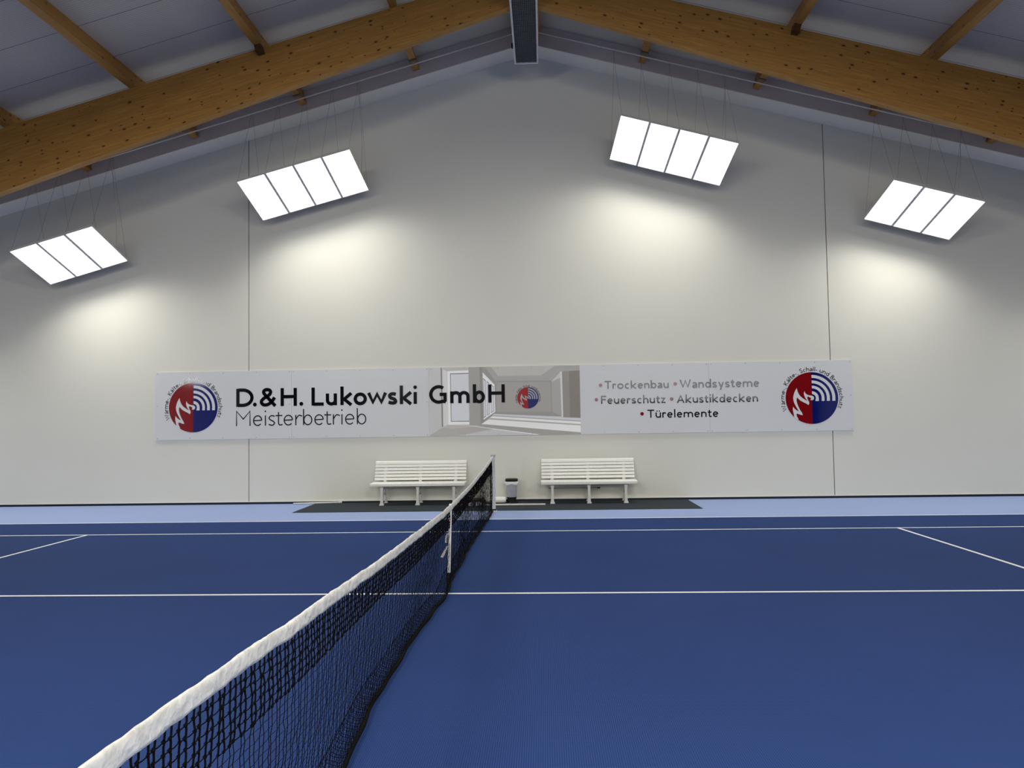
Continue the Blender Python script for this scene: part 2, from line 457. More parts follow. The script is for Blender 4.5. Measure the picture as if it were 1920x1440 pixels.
# ridge heater / air grille
def ridge_grille():
    z0, z1 = 8.95, 9.032; x0, x1 = 0.512, 0.998; ya, yb = -6.0, 7.20
    t = thing('ridge_grille', 'long black gridded ceiling unit in white frame hanging along the ridge', 'ceiling unit', ((x0 + x1) / 2, yb, z0))
    mb = MB()
    fr = 0.034
    mb.box(x0, x0 + fr, ya, yb, z0, z1); mb.box(x1 - fr, x1, ya, yb, z0, z1)
    mb.box(x0 + fr, x1 - fr, yb - 0.03, yb, z0, z1); mb.box(x0 + fr, x1 - fr, ya, ya + 0.03, z0, z1)
    mb.box(x0 + fr, x1 - fr, ya + 0.03, yb - 0.03, z1 - 0.012, z1)
    mb.build('frame', [m_noise('unit_frame', (0.66, 0.66, 0.66), (0.72, 0.72, 0.72), 10, 0.5, 0.02)], t)
    mb = MB(); mb.box(x0 + fr, x1 - fr, ya + 0.03, yb - 0.03, z0 + 0.045, z1 - 0.013)
    mb.build('backing', BLACK, t)
    mb = MB()
    n = 11
    for i in range(1, n + 1):
        x = x0 + fr + (x1 - x0 - 2 * fr) * i / (n + 1)
        mb.box(x - 0.0035, x + 0.0035, ya + 0.03, yb - 0.03, z0 + 0.018, z0 + 0.040)
    y = ya + 0.08
    while y < yb - 0.04:
        mb.box(x0 + fr, x1 - fr, y - 0.0025, y + 0.0025, z0 + 0.014, z0 + 0.030); y += 0.05
    mb.build('grid', m_noise('grid_metal', (0.13, 0.14, 0.15), (0.17, 0.18, 0.19), 10, 0.5, 0.02), t)
    for yy in (6.6, 3.0, -1.0, -5.0):
        for x in (x0 + 0.03, x1 - 0.03):
            mb = MB(); mb.tube([(x, yy, z1 - 0.001), (x, yy, deck(RX + 0.275) - 0.2945)], 0.005, 6)
            mb.build('hanger', STEEL, t)
    mb = MB(); mb.rbox(0.455, 0.51, 7.10, 7.20, 9.28, 9.36, 0.006)
    tag(mb.build('sensor_box', BLACK, origin=(0.48, 7.15, 9.28)), 'small black box on the end of the left rail beside the ridge grille', 'sensor box')
ridge_grille()

# ------------------------------------------------------------------ LED panel lamps
def lamp(loc, slope, tilt, yaw, n, label, cable, seen=True, watt=None):
    s, t, yw = math.radians(slope), math.radians(tilt), math.radians(yaw)
    u = Vector((math.cos(s) * math.cos(yw), math.cos(s) * math.sin(yw), math.sin(s)))
    v = Vector((-math.sin(yw) * math.cos(t), math.cos(yw) * math.cos(t), math.sin(t)))
    v -= u * u.dot(v); v.normalize(); nn = u.cross(v)
    loc = tuple(Vector((0.986, -7.657, 1.80)).lerp(Vector(loc), PK)) if seen else loc
    root = thing('panel_lamp', label, 'ceiling lamp', loc, 'hanging LED panel lamps')
    C = Vector(loc)
    P = lambda a, b, c: C + u * a * PK + v * b * PK + nn * c
    def bx(mb, a0, a1, b0, b1, c0, c1):
        mb.hexa([P(a, b, c) for c in (c0, c1) for b in (b0, b1) for a in (a0, a1)])
    fb = 0.022
    for i in range(n):
        a0 = (i - n / 2) * 0.6 + 0.003; a1 = a0 + 0.594
        jit = random.uniform(-0.006, 0.006)
        mb = MB()
        fl = fb if i else 0.008; fr_ = fb if i < n - 1 else 0.008
        bx(mb, a0, a0 + fl, -0.6, 0.6, jit, 0.055 + jit); bx(mb, a1 - fr_, a1, -0.6, 0.6, jit, 0.055 + jit)
        bx(mb, a0 + fl, a1 - fr_, -0.6, -0.592, jit, 0.055 + jit); bx(mb, a0 + fl, a1 - fr_, 0.592, 0.6, jit, 0.055 + jit)
        bx(mb, a0 + fl, a1 - fr_, -0.592, 0.592, 0.04 + jit, 0.055 + jit)
        fr = mb.build('light_panel', FRAME, root)
        mb = MB(); bx(mb, a0 + fl, a1 - fr_, -0.592, 0.592, 0.012 + jit, 0.03 + jit)
        mb.build('diffuser', GLOW, fr)
    # wires from the rail: two per panel joint
    sy = 1 if loc[1] > 0 else -1
    yr = 7.24 if sy > 0 else 2 * YMID - 7.24
    for i in range(n + 1):
        a = (i - n / 2) * 0.6; a = max(min(a, n * 0.3 - 0.02), -n * 0.3 + 0.02)
        mb = MB()
        for b in (-0.57, 0.57):
            q = P(a, b, 0.055)
            mb.tube([(q.x, q.y, q.z), (P(a, 0, 0).x + (0.012 if b > 0 else -0.012), yr, deck(P(a, 0, 0).x) - 0.335)], 0.0022, 5)
            if seen: mb.build('suspension_wire', WIRE, root); mb = MB()
    if seen:
        a = cable * (n * 0.3 - 0.10)
        q = P(a, 0.25, 0.055); top = Vector((P(a, 0, 0).x + cable * 0.05, yr, deck(P(a, 0, 0).x) - 0.34))
        pts = [top]
        for k in range(1, 12):
            f = k / 12; p = top.lerp(q + Vector((cable * 0.06, 0, 0.1)), f)
            p.x += math.sin(f * math.pi) * 0.04 * cable; pts.append(p)
        pts += [q + Vector((cable * 0.05, 0, 0.02)), q + Vector((0.0, 0, 0.004))]
        mb = MB(); mb.tube(pts, 0.007, 6)
        mb.build('power_cable', CABLE, root, smooth=True)
    ld = bpy.data.lights.new('panel_light', 'AREA'); ld.shape = 'RECTANGLE'; ld.size = (n * 0.6 - 0.05) * PK; ld.size_y = 1.15 * PK
    ld.energy = (watt or LAMP_W) * n; ld.color = LAMP_COL; ld.spread = SPREAD if seen else SPREAD_FAR
    lo = bpy.data.objects.new('panel_light', ld); COL.objects.link(lo); lo.parent = root
    lm = Matrix((u, v, nn)).transposed().to_4x4()      # area light shines along its -Z = -nn
    lm.translation = -nn * 0.015
    lo.matrix_local = lm
    return root
WIRE = mat('wire_grey', (0.20, 0.195, 0.19), 0.5, 0.4)
CABLE = m_noise('cable_grey', (0.50, 0.49, 0.47), (0.56, 0.55, 0.53), 20, 0.6, 0.02)
YMID = 0.0
lamp((-8.95, 7.53, 5.315), 15.4, -25.9, 0, 3, 'lit three-panel hanging lamp at far left under the left roof slope', 1)
lamp((-3.93, 7.53, 6.677), 14.6, -27.0, 0, 4, 'lit four-panel hanging lamp left of the ridge, above the left end of the board', 1)
lamp((3.70, 7.53, 7.173), -15.4, -27.0, 0, 4, 'lit four-panel hanging lamp right of the ridge, the highest of the lamps', 1)
lamp((-13.6, 7.2, 4.06), 15.4, -25.9, 0, 3, 'added unseen three-panel lamp low under the left roof slope beside the side wall', 1, False, LAMP_W)  # added out of view to brighten the left end of the wall
lamp((13.4, 7.2, 4.52), -15.4, -25.9, 0, 3, 'added unseen three-panel lamp low under the right roof slope beside the side wall', 1, False, LAMP_W)  # added out of view to brighten the right end of the wall
lamp((8.68, 7.53, 5.806), -15.5, -25.6, 0, 3, 'lit three-panel hanging lamp at far right under the right roof slope', 1)
for y, watt, nm in ((-7.53, MID_W, 'above the near sideline of the court'), (-23.2, FAR_W, 'added as unseen fill along the opposite wall')):  # second row is unseen fill, added to light the back wall evenly
    for x, z, sl, n, w_ in ((-8.95, 5.315, 15.4, 3, 'outer left'), (-3.93, 6.677, 14.6, 4, 'inner left'), (3.70, 7.173, -15.4, 4, 'inner right'), (8.68, 5.806, -15.5, 3, 'outer right')):
        lamp((x, y, z), sl, 26.0, 0, n, 'lit %d-panel hanging lamp %s, %s' % (n, nm, w_), 1, False, watt)

# ------------------------------------------------------------------ tennis net
def itp(pts): 
    a = np.array(pts, float); return lambda y: float(np.interp(y, a[:, 0], a[:, 1]))
ZT = itp([(-6.4, 1.09), (-5.98, 1.077), (-5.63, 1.066), (-5.2, 1.049), (-4.8, 1.030), (-4.23, 1.010), (-3.45, 0.975), (-2.9, 0.957),
          (-0.6, 0.897), (0.14, 0.892), (2.2, 0.912), (4.4, 0.975), (5.98, 1.045), (6.40, 1.060)])
XB = itp([(-6.4, -0.02), (-5, -0.06), (-3.8, -0.065), (-3.0, -0.11), (-1.7, -0.10), (-0.6, -0.05), (-0.24, -0.01), (0.14, -0.03), (0.5, -0.054), (1.46, -0.05),
          (2.8, -0.06), (4.43, -0.026), (5.85, 0.0), (6.4, 0.0)])
X0 = lambda y: 0.010 * max(y, 0) / 6.4
TH = 0.060
def build_net():
    root = thing('tennis_net', 'black tennis net with white headband running from the foreground to the far post', 'tennis net', (0, 0, 0))
    Y0, Y1 = -6.33, 6.345
    # headband: folded canvas, slightly puckered
    ys = np.arange(Y0, Y1 + 1e-6, 0.03); n = len(ys)
    prof = [(0.007, 0.0), (0.0085, 0.2), (0.009, 0.5), (0.0095, 0.78), (0.007, 0.94), (0.0, 1.0), (-0.007, 0.94), (-0.0095, 0.78), (-0.009, 0.5), (-0.0085, 0.2), (-0.007, 0.0)]
    k = len(prof); vs = []
    ph = rng.uniform(0, 6.28, 12); fq = rng.uniform(8, 50, 12)
    def wob(y, q): return sum(math.sin(fq[i] * y + ph[i] + q * 1.7 * (i % 3)) for i in range(12)) / 12
    for y in ys:
        zt = ZT(y) + 0.004 * wob(y * 0.6, 0); x0 = X0(y) + 0.006 * wob(y * 0.3, 2)
        for j, (px, pz) in enumerate(prof):
            sg = 1 if px > 0 else -1 if px < 0 else 0
            vs.append((x0 + px + sg * 0.008 * wob(y, j), y, zt - TH + TH * pz + 0.005 * wob(y * 1.3, j + 4)))
    fs = [(i * k + j, i * k + j + 1, (i + 1) * k + j + 1, (i + 1) * k + j) for i in range(n - 1) for j in range(k - 1)]
    fs += [(i * k + k - 1, i * k, (i + 1) * k, (i + 1) * k + k - 1) for i in range(n - 1)]
    mb = MB(); mb.add(vs, fs); mb.build('headband', TAPE, root, smooth=True)
    # mesh nodes
    P = 0.040
    yc = np.arange(Y0 + 0.02, Y1 - 0.01, P); nc = len(yc); nr = 34
    yc[1::2] -= 0.26 * P                                           # cords hang in pairs
    pos = np.zeros((nr, nc, 3))
    for c, y in enumerate(yc):
        zt = ZT(y) - TH + 0.004; x0 = X0(y) - 0.045 * max(0.0, (y - 6.0) / 0.35) ** 2; xb = XB(y) - 0.03 * max(0.0, (y - 6.0) / 0.35) ** 2
        zb = 0.035
        for r in range(nr):
            t = r / (nr - 1)
            if t <= 0.86:
                q = t / 0.86
                z = zt + (zb - zt) * q
                x = x0 + (xb - x0) * q ** 1.6 + 0.012 * math.sin(y * 2.3) * q * (1 - q) * 4
            else:                                                   # slack lies in a fold along the floor
                q = (t - 0.86) / 0.14
                slack = 0.10 if y < 5.6 else 0.04
                z = zb + math.sin(q * math.pi) * 0.0 + 0.055 * q * q
                x = xb - slack * math.sin(q * math.pi * 0.6)
            pos[r, c] = (x, y, z)
    amp = 0.0024
    jit = rng.normal(0, 1, (nr, nc, 3)) * np.array([0.0015, amp, amp * 0.6]); jit[0] *= 0.2; jit[nr - 4:, :, 2] = np.abs(jit[nr - 4:, :, 2]) * 0.3
    pos += jit
    def tubes(segs, r, sides):
        A = np.array([s_[0] for s_ in segs]); B = np.array([s_[1] for s_ in segs])
        d = B - A; d /= np.linalg.norm(d, axis=1)[:, None] + 1e-9
        ref = np.where(np.abs(d[:, 2:3]) < 0.9, np.array([[0, 0, 1.0]]), np.array([[1.0, 0, 0]]))
        n1 = np.cross(d, ref); n1 /= np.linalg.norm(n1, axis=1)[:, None]; n2 = np.cross(d, n1)
        V = []
        for j in range(sides):
            a = 2 * math.pi * j / sides; o = (n1 * math.cos(a) + n2 * math.sin(a)) * r
            V += [A + o, B + o]
        V = np.stack(V, 1).reshape(-1, 3)
        fs = []
        for i in range(len(segs)):
            b = i * sides * 2
            for j in range(sides):
                k2 = (j + 1) % sides
                fs.append((b + 2 * j, b + 2 * k2, b + 2 * k2 + 1, b + 2 * j + 1))
        return V.tolist(), fs
    ND = 6                                                         # doubled rows under the headband
    thick, thin, thinh, thinner = [], [], [], []
    for r in range(nr):
        for c in range(nc):
            if r < nr - 1:
                if r < ND:
                    a, b = pos[r, c], pos[r + 1, c]; m_ = (a + b) / 2
                    sg = 1 if c % 2 else -1                         # cords bow outwards between the knots
                    for t0, t1 in ((0, .25), (.25, .75), (.75, 1)):
                        f = lambda t: a + (b - a) * t + np.array([0.002, sg * rng.uniform(0.002, 0.0055) * math.sin(math.pi * t), 0])
                        thick.append((f(t0), f(t1)))
                elif r < nr: thin.append((pos[r, c], pos[r + 1, c]))
            if c < nc - 1 and r > 0:
                if r <= ND:
                    a, b = pos[r, c], pos[r, c + 1]; m_ = (a + b) / 2 - np.array([0, 0, rng.uniform(0.0, 0.003)]); thinh += [(a, m_), (m_, b)]
                else: thinner.append((pos[r, c], pos[r, c + 1]))
    mb = MB(); mb.add(*tubes(thick, 0.0030, 6)); mb.add(*tubes(thinh, 0.0020, 5))
    kn = []                                                        # knots
    for r in range(1, ND + 1):
        for c in range(nc):
            p = pos[r, c]; s_ = rng.uniform(0.0058, 0.0080)
            kn.append((p, s_))
    for p, s_ in kn:
        vs = [p + np.array(d) * s_ for d in ((1, 0, 0), (-1, 0, 0), (0, 1, 0), (0, -1, 0), (0, 0, 1.2), (0, 0, -1.2))]
        mb.add(vs, [(0, 2, 4), (2, 1, 4), (1, 3, 4), (3, 0, 4), (2, 0, 5), (1, 2, 5), (3, 1, 5), (0, 3, 5)])
    mb.build('doubled_netting', CORD, root)
    mb = MB(); mb.add(*tubes(thin, 0.0016, 4)); mb.add(*tubes(thinner, 0.0012, 3)); mb.build('netting', CORD, root)
    # black band along the foot of the net and its lead cord
    ys = np.arange(Y0, Y1 + 1e-6, 0.06); vs = []; n = len(ys)
    for y in ys:
        x = XB(y); b = 0.004 * math.sin(y * 5) + 0.004 * math.sin(y * 11)
        vs += [(x + 0.006 + b, y, 0.012), (x + 0.009 + b, y, 0.028), (x + 0.002 + b, y, 0.046), (x - 0.008 + b, y, 0.044), (x - 0.006 + b, y, 0.012)]
    fs = [(i * 5 + j, i * 5 + (j + 1) % 5, (i + 1) * 5 + (j + 1) % 5, (i + 1) * 5 + j) for i in range(n - 1) for j in range(5)]
    fs += [(4, 3, 2, 1, 0), tuple((n - 1) * 5 + j for j in range(5))]
    mb = MB(); mb.add(vs, fs); mb.build('foot_band', BAND, root, smooth=True)
    mb = MB(); mb.tube([(XB(y) - 0.012, y, 0.011) for y in np.arange(Y0, Y1, 0.15)], 0.010, 6)
    mb.build('lead_cord', CORD, root, smooth=True)
    # side hems and lacing at the posts
    mb = MB(); mb.tube([(-0.036, Y1 - 0.01, z) for z in np.linspace(0.03, ZT(Y1) - TH, 12)], 0.011, 6); mb.build('side_hem', BAND, root)
    mb = MB()
    for i in range(16):
        z = 0.08 + i * 0.055
        mb.tube([(-0.034, Y1 - 0.01, z), (-0.027, Y1 + 0.09, z + 0.015), (-0.034, Y1 - 0.01, z + 0.03)], 0.003, 5)
    mb.build('lacing', CORD, root)
    mb = MB(); mb.tube([(X0(Y1), Y1 - 0.02, ZT(Y1) - 0.01), (0.010, 6.43, 1.062)], 0.006, 6); mb.build('headband_cable', CAST, root)
    # centre strap
    ysx = 0.10
    mb = MB(); z0, z1 = 0.20, ZT(ysx) + 0.006
    mb.box(-0.0125, 0.0125, ysx - 0.025, ysx + 0.025, z0, z1)
    for v_i in range(4): mb.v[v_i] = (mb.v[v_i][0] - 0.022, mb.v[v_i][1] - 0.03, mb.v[v_i][2])
    mb.build('centre_strap', m_noise('strap_white', (0.70, 0.70, 0.70), (0.76, 0.76, 0.76), 40, 0.7, 0.1), root)
    mb = MB(); mb.box(-0.045, -0.023, ysx - 0.05, ysx - 0.01, 0.06, 0.20); mb.tube([(-0.034, ysx - 0.03, 0.0), (-0.034, ysx - 0.03, 0.07)], 0.008, 6)
    mb.build('strap_buckle', BLACK, root)
    mb = MB(); mb.tube([(-0.030, ysx - 0.04, 0.60), (-0.045, ysx - 0.06, 0.55), (-0.042, ysx - 0.06, 0.51)], 0.011, 6); mb.tube([(-0.032, ysx - 0.05, 0.47), (-0.055, ysx - 0.08, 0.42), (-0.085, ysx - 0.10, 0.365)], [0.008, 0.013, 0.014], 6)
    mb.build('strap_tail', TAPE, root)
build_net()

def net_post(x, y, label):
    t = thing('net_post', label, 'net post', (x, y, 0), 'net posts')
    mb = MB(); mb.rbox(x - 0.035, x + 0.035, y - 0.035, y + 0.035, 0.028, 1.05, 0.006); mb.build('pole', ALU, t)
    mb = MB(); mb.rbox(x - 0.045, x + 0.045, y - 0.05, y + 0.045, 1.045, 1.080, 0.006)
    mb.build('cap', m_noise('post_cap', (0.33, 0.34, 0.35), (0.42, 0.43, 0.44), 30, 0.45, 0.05), t)
    mb = MB(); mb.rbox(x - 0.048, x + 0.052, y - 0.048, y + 0.048, 0.030, 0.058, 0.004); mb.build('collar', BLACK, t)
    mb = MB(); mb.rbox(x - 0.06, x + 0.06, y - 0.06, y + 0.06, 0.0, 0.030, 0.004); mb.build('floor_sleeve', ALU, t)
    return t
net_post(0.010, 6.46, 'pale metal net post at the far end of the net, in front of the bin')
net_post(0.0, -6.40, 'pale metal net post at the near end of the net')

# ------------------------------------------------------------------ mat, benches, small things by the wall
mb = MB(); mb.box(-3.90, 3.95, 6.62, YW - 0.02, 0.0, 0.009)
tag(mb.build('floor_mat', MAT), 'long dark slate carpet mat lying along the wall under the benches', 'mat')
MZ = 0.009

def bench(cx, label):
    L = 1.955; y0 = 7.62
    t = thing('park_bench', label, 'bench', (cx, y0, MZ), 'white slatted benches')
    X0_, X1_ = cx - L / 2, cx + L / 2
    for i in range(4):                                              # seat
        ya = y0 - 0.085 + i * 0.108
        mb = MB(); z1 = MZ + 0.455 - (0.0 if i else 0.006)
        mb.rbox(X0_, X1_, ya, ya + 0.098, z1 - (0.060 if i == 0 else 0.030), z1, 0.007); mb.build('seat_slat', WHITEP, t)
    for i in range(6):                                              # back
        q = i / 5
        z = MZ + 0.512 + i * 0.0665; y = y0 + 0.335 + 0.115 * q ** 1.15
        mb = MB()
        hh = 0.051 if i < 5 else 0.062; lean = 0.016
        pr = [(y - 0.012, z - hh / 2), (y + 0.012, z - hh / 2), (y + 0.012 + lean, z + hh / 2), (y - 0.012 + lean, z + hh / 2)]
        if i == 5: pr = [(y - 0.012, z - hh / 2), (y + 0.014, z - hh / 2), (y + 0.036, z + 0.018), (y + 0.030, z + 0.034), (y + 0.012, z + 0.036), (y - 0.004, z + 0.016)]
        e = 0.0 if i else 0.0
        mb.prism(pr, 'x', X0_ + 0.012, X1_ - 0.012); mb.build('back_slat', WHITEP, t)
    for lx in (-0.745, 0.0, 0.745):
        x = cx + lx
        # front leg with flared foot and top flange
        mb = MB()
        prof = [(0.0, 0.046, 0.045), (0.012, 0.046, 0.045), (0.05, 0.030, 0.030), (0.16, 0.025, 0.026), (0.30, 0.025, 0.026), (0.36, 0.032, 0.030), (0.385, 0.055, 0.045), (0.400, 0.055, 0.045)]
        vs = []; 
        for z, a, b in prof:
            lean = 0.02 * z / 0.4
            vs += [(x - a, y0 - b + lean, MZ + z), (x + a, y0 - b + lean, MZ + z), (x + a, y0 + b + lean, MZ + z), (x - a, y0 + b + lean, MZ + z)]
        fs = [(i * 4 + j, i * 4 + (j + 1) % 4, (i + 1) * 4 + (j + 1) % 4, (i + 1) * 4 + j) for i in range(len(prof) - 1) for j in range(4)] + [(3, 2, 1, 0), tuple(len(vs) - 4 + j for j in range(4))]
        mb.add(vs, fs); mb.build('leg', CAST, t)
        # rear leg sweeping back, arched brace
        mb = MB()
        path = [(0.42, 0.0, 0.036), (0.42, 0.012, 0.036), (0.405, 0.05, 0.020), (0.375, 0.14, 0.017), (0.335, 0.25, 0.017), (0.315, 0.34, 0.019), (0.325, 0.405, 0.022)]
        vs = []
        for yy, z, a in path:
            vs += [(x - a, y0 + yy - 0.022, MZ + z), (x + a, y0 + yy - 0.022, MZ + z), (x + a, y0 + yy + 0.022, MZ + z), (x - a, y0 + yy + 0.022, MZ + z)]
        fs = [(i * 4 + j, i * 4 + (j + 1) % 4, (i + 1) * 4 + (j + 1) % 4, (i + 1) * 4 + j) for i in range(len(path) - 1) for j in range(4)] + [(3, 2, 1, 0), tuple(len(vs) - 4 + j for j in range(4))]
        mb.add(vs, fs); mb.build('leg', CAST, t)
        mb = MB(); pts = []
        for k in range(13):
            a = math.pi * k / 12; pts.append((x, y0 + 0.205 - 0.185 * math.cos(a), MZ + 0.10 + 0.135 * math.sin(a)))
        mb.tube(pts, 0.014, 6)
        pts = [(x, y0 + 0.205 + 0.05 * math.cos(a), MZ + 0.285 + 0.05 * math.sin(a)) for a in np.linspace(0, 2 * math.pi, 15)]
        mb.tube(pts, 0.010, 6, False)
        mb.tube([(x, y0 + 0.03, MZ + 0.385), (x, y0 + 0.33, MZ + 0.385)], 0.016, 6)
        mb.build('brace', CAST, t, smooth=True)
        mb = MB()
        pts = [(y0 + 0.315, MZ + 0.40), (y0 + 0.355, MZ + 0.42), (y0 + 0.365, MZ + 0.512), (y0 + 0.43, MZ + 0.69), (y0 + 0.486, MZ + 0.855), (y0 + 0.468, MZ + 0.862), (y0 + 0.405, MZ + 0.69), (y0 + 0.345, MZ + 0.52)]
        mb.prism(pts, 'x', x - 0.032, x + 0.032); mb.build('back_support', CAST, t)
    return t
bench(1.878, 'white slatted bench with cast legs against the wall, right of the net post')
bench(-1.632, 'white slatted bench against the wall left of the net, partly hidden by it')

# stick resting across the braces of the right bench
mb = MB(); mb.tube([(1.055, 7.84, 0.300), (2.06, 7.84, 0.297)], 0.007, 8)
st = tag(mb.build('broom_handle', STEEL, origin=(1.55, 7.84, 0.298)), 'thin dark rod lying across the leg braces under the right bench', 'rod')
mb = MB(); mb.tube([(2.055, 7.84, 0.2975), (2.12, 7.84, 0.297)], 0.014, 8); mb.build('grip', BLACK, st)

def bin_():
    cx, cy = 0.288, 7.93
    t = thing('pedal_bin', 'grey waste bin with black lid and white liner right of the net post', 'bin', (cx, cy, MZ))
    SX, SY = 1.0, 0.85
    mb = MB(); mb.lathe([(0.094, MZ + 0.10), (0.098, MZ + 0.12), (0.112, MZ + 0.26), (0.120, MZ + 0.43), (0.117, MZ + 0.435)], cx, cy, 32, SX, SY, 3.2)
    mb.build('body', m_noise('bin_grey', (0.34, 0.36, 0.42), (0.40, 0.42, 0.48), 12, 0.4, 0.03), t, auto=0.6)
    mb = MB(); mb.lathe([(0.092, MZ), (0.095, MZ + 0.006), (0.090, MZ + 0.06), (0.103, MZ + 0.105), (0.104, MZ + 0.112), (0.09, MZ + 0.113)], cx, cy, 32, SX, SY, 3.2)
    mb.box(cx - 0.055, cx + 0.13, cy - 0.13, cy - 0.06, MZ + 0.004, MZ + 0.028)
    mb.build('base', BLACK, t, auto=0.6)
    mb = MB(); mb.lathe([(0.128, MZ + 0.440), (0.132, MZ + 0.446), (0.131, MZ + 0.480), (0.120, MZ + 0.492), (0.06, MZ + 0.496)], cx, cy, 32, 1.0, 0.88, 3.6)
    mb.build('lid', BLACK, t, auto=0.6)
    mb = MB(); k = 44; vs = []
    for q, (r, z) in enumerate(((0.124, 0.436), (0.135, 0.420), (0.142, 0.395), (0.138, 0.372))):
        for j in range(k):
            a = 2 * math.pi * j / k; c, d = math.cos(a), math.sin(a); f = (abs(c) ** 3 + abs(d) ** 3) ** (-1 / 3)
            ex = 1 + 0.05 * math.sin(a * 9 + q) + (0.30 if abs(((a - math.pi + math.pi) % (2 * math.pi)) - math.pi) < 0.3 else 0) * (0.5 if q in (1, 2) else 0.1) * (1 if c < 0 else 0.4)
            vs.append((cx + r * c * f * ex, cy + r * d * f * 0.88 * (1 + 0.04 * math.sin(a * 7)), MZ + z + 0.012 * math.sin(a * 5 + q) * (q > 1)))
    mb.add(vs, [(i * k + j, i * k + (j + 1) % k, (i + 1) * k + (j + 1) % k, (i + 1) * k + j) for i in range(3) for j in range(k)])
    mb.build('bin_liner', m_noise('liner_film', (0.66, 0.67, 0.68), (0.78, 0.78, 0.79), 35, 0.3, 0.5, 0.01), t, smooth=True)
bin_()

def canister():
    x0, x1, yc, z0 = -0.245, 0.172, 7.84, MZ
    t = thing('canister', 'white rounded plastic canister lying on the mat between net post and bin', 'canister', ((x0 + x1) / 2, yc, z0))
    mb = MB(); L = x1 - x0; k = 24; vs = []
    prof = [(0.0, 0.5), (0.006, 0.78), (0.02, 0.93), (0.05, 1.0), (L / 2, 1.0), (L - 0.05, 1.0), (L - 0.02, 0.93), (L - 0.006, 0.78), (L, 0.5)]
    for px, s_ in prof:
        for j in range(k):
            a = 2 * math.pi * j / k; c, d = math.cos(a), math.sin(a); f = (abs(c) ** 3 + abs(d) ** 3) ** (-1 / 3)
            vs.append((x0 + px, yc + 0.10 * s_ * c * f, z0 + 0.065 + 0.064 * s_ * d * f))
    n = len(prof)
    mb.add(vs, [(i * k + j, i * k + (j + 1) % k, (i + 1) * k + (j + 1) % k, (i + 1) * k + j) for i in range(n - 1) for j in range(k)] + [tuple(range(k))[::-1], tuple(range((n - 1) * k, n * k))])
    mb.build('body', WHITEP, t, auto=0.7)
    mb = MB(); mb.box(x0 + 0.01, x1 + 0.0015, yc - 0.104, yc + 0.104, z0 + 0.058, z0 + 0.068); mb.build('seam_rib', WHITEP, t)
canister()

mb = MB(); mb.tube([(-0.32, 7.36, MZ + 0.018), (0.985, 7.36, MZ + 0.018)], 0.018, 10)
sk = tag(mb.build('singles_stick', m_noise('stick_white', (0.62, 0.62, 0.60), (0.70, 0.70, 0.68), 20, 0.5, 0.03), origin=(0.33, 7.36, MZ), smooth=True), 'white stick lying on the mat at the foot of the bin', 'stick', 'white singles sticks')
mb = MB(); mb.tube([(-4.36, 8.02, 0.018), (-3.40, 8.085, 0.028)], 0.017, 10)
sk = tag(mb.build('singles_stick', m_noise('stick_white_b', (0.66, 0.66, 0.64), (0.74, 0.74, 0.72), 20, 0.5, 0.03), origin=(-3.9, 8.05, 0.01), smooth=True), 'white stick lying along the wall foot at the left end of the mat', 'stick', 'white singles sticks')
mb = MB(); mb.tube([(-3.402, 8.085, 0.028), (-3.335, 8.09, 0.029)], 0.021, 10); mb.build('end_cap', ALU, sk)

def crate():
    x0, x1, y0, y1 = -0.725, -0.262, 7.14, 7.46
    t = thing('low_crate', 'low dark blue box with pale markings on the mat behind the net', 'box', ((x0 + x1) / 2, (y0 + y1) / 2, MZ))
    mb = MB(); mb.rbox(x0, x1, y0, y1, MZ, MZ + 0.115, 0.006); mb.build('body', m_noise('crate_blue', (0.020, 0.026, 0.085), (0.035, 0.042, 0.12), 20, 0.6, 0.05), t)
    mb = MB(); mb.rbox(x0 - 0.008, x1 + 0.008, y0 - 0.008, y1 + 0.008, MZ + 0.1155, MZ + 0.150, 0.005); mb.build('lid', m_noise('crate_lid', (0.010, 0.008, 0.007), (0.05, 0.022, 0.014), 18, 0.6, 0.05), t)
    mb = MB()
    for a, b, z0, z1 in ((0.02, 0.06, 0.03, 0.10), (0.07, 0.09, 0.05, 0.095), (0.185, 0.24, 0.025, 0.095), (0.255, 0.265, 0.02, 0.07), (0.33, 0.352, 0.03, 0.10), (0.365, 0.40, 0.03, 0.105), (0.42, 0.435, 0.04, 0.105)):
        mb.add([(x0 + a, y0 - 0.002, MZ + z0), (x0 + b, y0 - 0.002, MZ + z0), (x0 + b + 0.012, y0 - 0.002, MZ + z1), (x0 + a + 0.012, y0 - 0.002, MZ + z1)], [(0, 1, 2, 3)])
    mb.build('marking', m_noise('crate_print', (0.55, 0.52, 0.60), (0.70, 0.66, 0.68), 12, 0.6, 0.03), t)
crate()

# ------------------------------------------------------------------ wall board: lettering, emblems, printed picture
YS = 8.125
def cr(pts, n=7):
    """Catmull-Rom through points"""
    p = [pts[0]] + list(pts) + [pts[-1]]; out = []
    for i in range(1, len(p) - 2):
        for k in range(n):
            t = k / n
            out.append(tuple(0.5 * (2 * p[i][d] + (p[i + 1][d] - p[i - 1][d]) * t + (2 * p[i - 1][d] - 5 * p[i][d] + 4 * p[i + 1][d] - p[i + 2][d]) * t * t
                                    + (3 * p[i][d] - p[i - 1][d] - 3 * p[i + 1][d] + p[i + 2][d]) * t ** 3) for d in (0, 1)))
    out.append(tuple(pts[-1])); return out
def arc(cx, cy, rx, ry, a0, a1, n=18):
    return [(cx + rx * math.cos(math.radians(a0 + (a1 - a0) * i / n)), cy + ry * math.sin(math.radians(a0 + (a1 - a0) * i / n))) for i in range(n + 1)]
